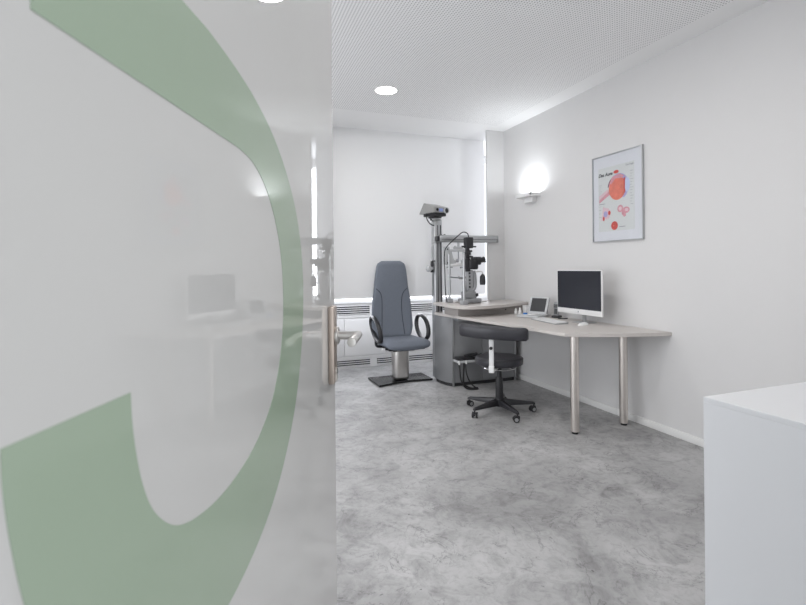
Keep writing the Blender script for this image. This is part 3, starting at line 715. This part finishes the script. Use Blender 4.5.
for k in range(5):
    a = R(-93+72*k); rot = Matrix.Rotation(a, 3, 'Z')
    bm = B(); prof = [(.02, .030, .060, .115), (.14, .023, .064, .102), (.285, .016, .066, .086), (.302, .014, .062, .078)]
    rings = []
    for r_, w_, z0_, z1_ in prof: rings.append([bm.verts.new(rot @ Vector(p)) for p in ((r_, -w_, z0_), (r_, w_, z0_), (r_, w_*.7, z1_), (r_, -w_*.7, z1_))])
    for A_, B_ in zip(rings, rings[1:]):
        for j in range(4): bm.faces.new((A_[j], A_[(j+1) % 4], B_[(j+1) % 4], B_[j]))
    bm.faces.new(rings[0]); bm.faces.new(rings[-1][::-1])
    bmesh.ops.bevel(bm, geom=list(bm.edges), offset=.003, segments=2, profile=.5, affect='EDGES')
    obj('base_arm', bm, M['black'], st)
    c = rot @ Vector((.292, 0, 0)); yaw = Matrix.Rotation(a+R([70, 20, 110, 60, 35][k]), 3, 'Z')
    off = yaw @ Vector((-.012, 0, 0))
    bm = B(); cyl(bm, (c.x, c.y, .04), (c.x, c.y, .068), .006)
    q0 = yaw @ Vector((0, -.012, 0)); 
    bx(bm, c.x-.022, c.x+.018, c.y-.010, c.y+.010, .022, .052, .006, 2, yaw)
    cs = obj('castor', bm, M['black'], st)
    for s in (-1, 1):
        p0 = Vector((c.x, c.y, .025)) + off + yaw @ Vector((0, s*.011, 0)); p1 = Vector((c.x, c.y, .025)) + off + yaw @ Vector((0, s*.023, 0))
        obj('wheel', cyl(B(), p0, p1, .025, n=28, bev=.003), M['rubber'], cs)
        p2 = Vector((c.x, c.y, .025)) + off + yaw @ Vector((0, s*.0245, 0))
        obj('wheel_cap', cyl(B(), p1, p2, .015, n=20), M['alu'], cs)
# back bar: local direction towards the camera side
dv = Vector((-.707, -.707, 0)); tv = Vector((.707, -.707, 0))
RA = .62
bm = B(); rows = []
K = 30; hw = .285
for i in range(K+1):
    s = -1+2*i/K; ang_ = s*hw/RA
    cen = tv*.018 + dv*(.335) - dv*(RA*(1-math.cos(ang_))) + tv*(RA*math.sin(ang_))
    nrm = (dv*math.cos(ang_) + tv*math.sin(ang_)); e = endround((i/K), .07, 2.4)
    row = []
    for j in range(20):
        a = 2*math.pi*j/20; c_, s_ = math.cos(a), math.sin(a)
        row.append(bm.verts.new(cen + nrm*(.028*(.45+.55*e)*math.copysign(abs(c_)**.7, c_)) + Vector((0, 0, .717 - .008*s + .053*(.72+.28*e)*math.copysign(abs(s_)**.6, s_)))))
    rows.append(row)
for A_, B_ in zip(rows, rows[1:]):
    for j in range(20): bm.faces.new((A_[j], A_[(j+1) % 20], B_[(j+1) % 20], B_[j]))
bm.faces.new(rows[0]); bm.faces.new(rows[-1][::-1])
obj('back_cushion', bm, M['leather'], st, ang=60)
q = Matrix.Rotation(R(45), 3, 'Z')
def lb(bm, d0, d1, hw_, z0, z1, bev=.004):
    vs = []
    tmp = B(); bx(tmp, -hw_, hw_, -d1, -d0, z0, z1, bev, 2)
    rz_ = Matrix.Rotation(R(-45), 3, 'Z')
    for v_ in tmp.verts: v_.co = rz_ @ v_.co
    me_ = bpy.data.meshes.new('t'); tmp.to_mesh(me_); tmp.free(); bm.from_mesh(me_); bpy.data.meshes.remove(me_)
bm = B(); lb(bm, .255, .267, .019, .395, .70)
ub = obj('back_bar', bm, M['chalk'], st)
bm = B(); lb(bm, .262, .312, .028, .690, .718, .004); obj('cushion_bracket', bm, M['black'], st)
bm = B(); lb(bm, .03, .262, .017, .388, .400, .003); lb(bm, .250, .270, .021, .385, .440, .003); obj('bar_foot', bm, M['chalk'], st)
p = dv*.266; p2 = dv*.285
bm = B(); cyl(bm, p + Vector((0, 0, .585)), p2 + Vector((0, 0, .585)), .0125, bev=.003); obj('height_knob', bm, M['black'], st)

# ------------------------------------------------------------------ things on the desk
mo = thing('monitor', 'flat computer monitor with dark screen and white chin on the desk', 'monitor', (2.83, 3.275, DZ))
y0, y1, z0, z1 = -.272, .272, .074, .452
obj('casing', bx(B(), -.012, .006, y0, y1, z0, z1, .004), M['plastic'], mo)
obj('screen', bx(B(), -.0135, -.011, y0+.007, y1-.008, z0+.045, z1-.007), M['screen'], mo, smooth=False)
bm = B(); lathe(bm, [(0, 0), (.006, 0), (.006, .0015), (0, .0015)], (-.0125, 0, z0+.022), (-1, 0, 0)); cyl(bm, (-.0132, 0, z0+.026), (-.012, 0, z0+.031), .0025, n=8)
obj('chin_mark', bm, M['midgrey'], mo)
bm = B(); bx(bm, .006, .060, -.018, .018, .14, .20, .006); bx(bm, .045, .060, -.018, .018, .006, .20, .003)
obj('stand', bm, M['alu'], mo)
obj('stand_foot', bx(B(), -.02, .12, -.07, .07, 0, .007, .003), M['alu'], mo)

kb = thing('keyboard', 'slim white keyboard on the desk in front of the monitor', 'keyboard', (2.655, 3.46, DZ), R(-8))
bm = B(); v = [bm.verts.new(p_) for p_ in ((-.062, -.21, 0), (.062, -.21, 0), (.062, .21, 0), (-.062, .21, 0), (-.062, -.21, .006), (.062, -.21, .017), (.062, .21, .017), (-.062, .21, .006))]
for f in ((0, 3, 2, 1), (4, 5, 6, 7), (0, 1, 5, 4), (1, 2, 6, 5), (2, 3, 7, 6), (3, 0, 4, 7)): bm.faces.new([v[i] for i in f])
bmesh.ops.bevel(bm, geom=list(bm.edges), offset=.0015, segments=2, affect='EDGES')
obj('keyboard_body', bm, M['alu'], kb)
bm = B()
for r_ in range(5):
    for c_ in range(14):
        if r_ == 0 and 4 <= c_ <= 8:
            if c_ == 4: bx(bm, -.054, -.036, -.2+.029*4, -.2+.029*9-.004, .0065, .0105)
            continue
        x_ = -.054+.0225*r_; z_ = .006 + (x_+.07)/.124*.011
        bx(bm, x_, x_+.0185, -.2+.029*c_, -.2+.029*c_+.0245, z_-.001, z_+.0035)
obj('keys', bm, M['plastic'], kb, smooth=False)
ms = thing('mouse', 'white computer mouse on the desk under the monitor chin', 'mouse', (2.745, 3.135, DZ), R(12))
bm = B(); rows = []
for i in range(13):
    t = i/12; x_ = -.055+.11*t; e = endround(t, .5, 2.2); w_ = .029*max(.12, e); h_ = .030*max(.15, e)*(1-.25*(1-t))
    rows.append([bm.verts.new((x_, w_*math.cos(math.pi*j/10), h_*math.sin(math.pi*j/10))) for j in range(11)])
for A_, B_ in zip(rows, rows[1:]):
    for j in range(10): bm.faces.new((A_[j], A_[j+1], B_[j+1], B_[j]))
    bm.faces.new((A_[10], A_[0], B_[0], B_[10]))
bm.faces.new(rows[0]); bm.faces.new(rows[-1][::-1])
obj('shell', bm, M['plastic'], ms, ang=60)
obj('scroll_wheel', cyl(B(), (-.030, -.003, .0195), (-.030, .003, .0195), .006, n=16), M['greyplastic'], ms)

tp = thing('desk_phone', 'silver desk phone with a tilted grey screen beside the monitor', 'phone', (2.780, 3.84, DZ-.003), R(23.5)); tp.scale = (1.15, 1.15, 1.15)
obj('base', bx(B(), -.115, .10, -.10, .10, .013, .036, .009, 3, Matrix.Rotation(R(-3), 3, 'Y'), (.1, 0, 0)), M['greyplastic'], tp)
bm = B(); 
for r_ in range(4):
    for c_ in range(3): bx(bm, -.095+.02*r_, -.081+.02*r_, -.06+.022*c_, -.043+.022*c_, .030, .0345)
obj('keypad', bm, M['plastic'], tp, smooth=False)
bm = B(); cyl(bm, (-.055, .052, .026), (-.055, .052, .038), .018, bev=.003); obj('blue_key', bm, M['blue'], tp)
RT = Matrix.Rotation(R(22), 3, 'Y')
pn = obj('screen_panel', bx(B(), .010, .032, -.100, .072, .018, .175, .006, 3, RT, (.02, 0, .02)), M['greyplastic'], tp)
obj('display', bx(B(), .0085, .0115, -.082, .054, .046, .162, 0, 2, RT, (.02, 0, .02)), M['lcd'], pn, smooth=False)
bm = B(); prism(bm, [(.03, .016), (.10, .016), (.088, .155), (.072, .150)], -.075, -.045, lambda u, w, h: (u, h, w), .003); obj('screen_stay', bm, M['greyplastic'], tp)
hs = thing('cordless_handset', 'dark cordless handset upright between the desk phone and monitor', 'handset', (2.93, 3.70, DZ), R(23))
bm = B(); prism(bm, [(-.035, -.035), (.035, -.035), (.035, .035), (-.035, .035)], 0, .022, XYZ, .008); obj('charging_cradle', bm, M['black'], hs)
obj('handset_body', bx(B(), -.013, .013, -.024, .024, .016, .150, .009, 3, Matrix.Rotation(R(8), 3, 'Y')), M['midgrey'], hs)
obj('handset_display', bx(B(), -.0245, -.0125, -.016, .016, .095, .128, .001, 1, Matrix.Rotation(R(8), 3, 'Y')), M['lens'], hs)
obj('handset_keys', bx(B(), -.0185, -.009, -.016, .016, .035, .085, .001, 1, Matrix.Rotation(R(8), 3, 'Y')), M['black'], hs)
bm = B(); tube(bm, [(2.93, 3.66, DZ+.007), (2.90, 3.62, DZ+.006), (2.87, 3.60, DZ+.006), (2.89, 3.57, DZ+.006), (2.94, 3.56, DZ+.006)], .005, n=8)
tag(obj('coiled_cable', bm, M['cable']), 'short black cable lying on the desk behind the keyboard', 'cable')
def bottle(x, y, h, label):
    t = thing('dropper_bottle', label, 'bottle', (x, y, DZ), 0)
    bm = B(); lathe(bm, [(0, 0), (.015, 0), (.017, .004), (.017, h*.5), (.014, h*.58), (.007, h*.66), (.007, h*.72), (0, h*.72)], n=20); obj('flask', bm, M['plastic'], t)
    bm = B(); lathe(bm, [(0, h*.70), (.011, h*.70), (.011, h*.88), (.006, h*.92), (.004, h), (0, h)], n=16); obj('cap', bm, M['chalk'], t)
bottle(2.770, 4.135, .062, 'small white dropper bottle left of the desk phone, nearer the column')
bottle(2.800, 4.105, .070, 'taller white dropper bottle left of the desk phone, nearer the phone')
wb = thing('white_box', 'white tissue box against the wall behind the desk phone', 'box', (2.89, 4.12, DZ))
obj('carton', bx(B(), -.03, .03, -.03, .03, 0, .080, .003), M['plastic'], wb)
obj('lid_flap', bx(B(), -.032, .032, -.032, .032, .080, .087, .003), M['chalk'], wb)

# ------------------------------------------------------------------ white counter on the right
ct = thing('white_counter', 'plain white counter block in the right foreground', 'counter', (1.9, .60, 0))
obj('carcass', bx(B(), 1.316-1.9, 2.55-1.9, .15-.60, 1.003-.60, .0, .835, .0005, 1), M['counter'], ct)
obj('worktop', bx(B(), 1.316-1.9, 2.55-1.9, .15-.60, 1.003-.60, .835, .850, .001, 1), M['counter'], ct)

# ------------------------------------------------------------------ light from outside, plus an added side fill
w = bpy.data.worlds.new('sky'); S.world = w; w.use_nodes = True
nt = w.node_tree; bg = nt.nodes['Background']; bg.inputs[0].default_value = (.94, .97, 1, 1); bg.inputs[1].default_value = 1.25
def area(name, loc, rot, sx_, sy_, e, col=(1, 1, 1)):
    l = bpy.data.lights.new(name, 'AREA'); l.shape = 'RECTANGLE'; l.size = sx_; l.size_y = sy_; l.energy = e; l.color = col
    o = bpy.data.objects.new(name, l); C.objects.link(o); o.location = loc; o.rotation_euler = rot; return o
area('daylight', (1.7, 6.9, 2.0), (R(90), 0, R(180)), 5.4, 2.6, 190, (.98, .98, 1))

area('side_fill', (WL-.5, 2.5, 1.3), (0, R(-90), 0), 2.6, 4.0, SIDE_FILL, (1, .985, .965))  # added fill lamp, shines in through the made-up side window
# ------------------------------------------------------------------ camera
cam = bpy.data.cameras.new('camera'); co = bpy.data.objects.new('camera', cam); C.objects.link(co); S.camera = co
cam.sensor_width = 36; cam.lens = 475/806*36; cam.shift_y = -(302.5-267.3)/806; cam.clip_start = .02
a = R(20.5); F = Vector((math.sin(a), math.cos(a), 0)); Hh = Vector((F.y, -F.x, 0)); Z = Vector((0, 0, 1)); k = math.atan(.0098)
Rt = Hh*math.cos(k) - Z*math.sin(k); Up = Z*math.cos(k) + Hh*math.sin(k)
m4 = Matrix((Rt, Up, -F)).transposed().to_4x4(); m4.translation = (0, 0, 1.24); co.matrix_world = m4
cam.dof.use_dof = True; cam.dof.focus_distance = 3.8; cam.dof.aperture_fstop = 9
v = S.view_settings; S.display_settings.display_device = 'sRGB'; v.view_transform = 'Standard'; v.look = 'None'; v.gamma = 1; v.exposure = .35; v.use_curve_mapping = False
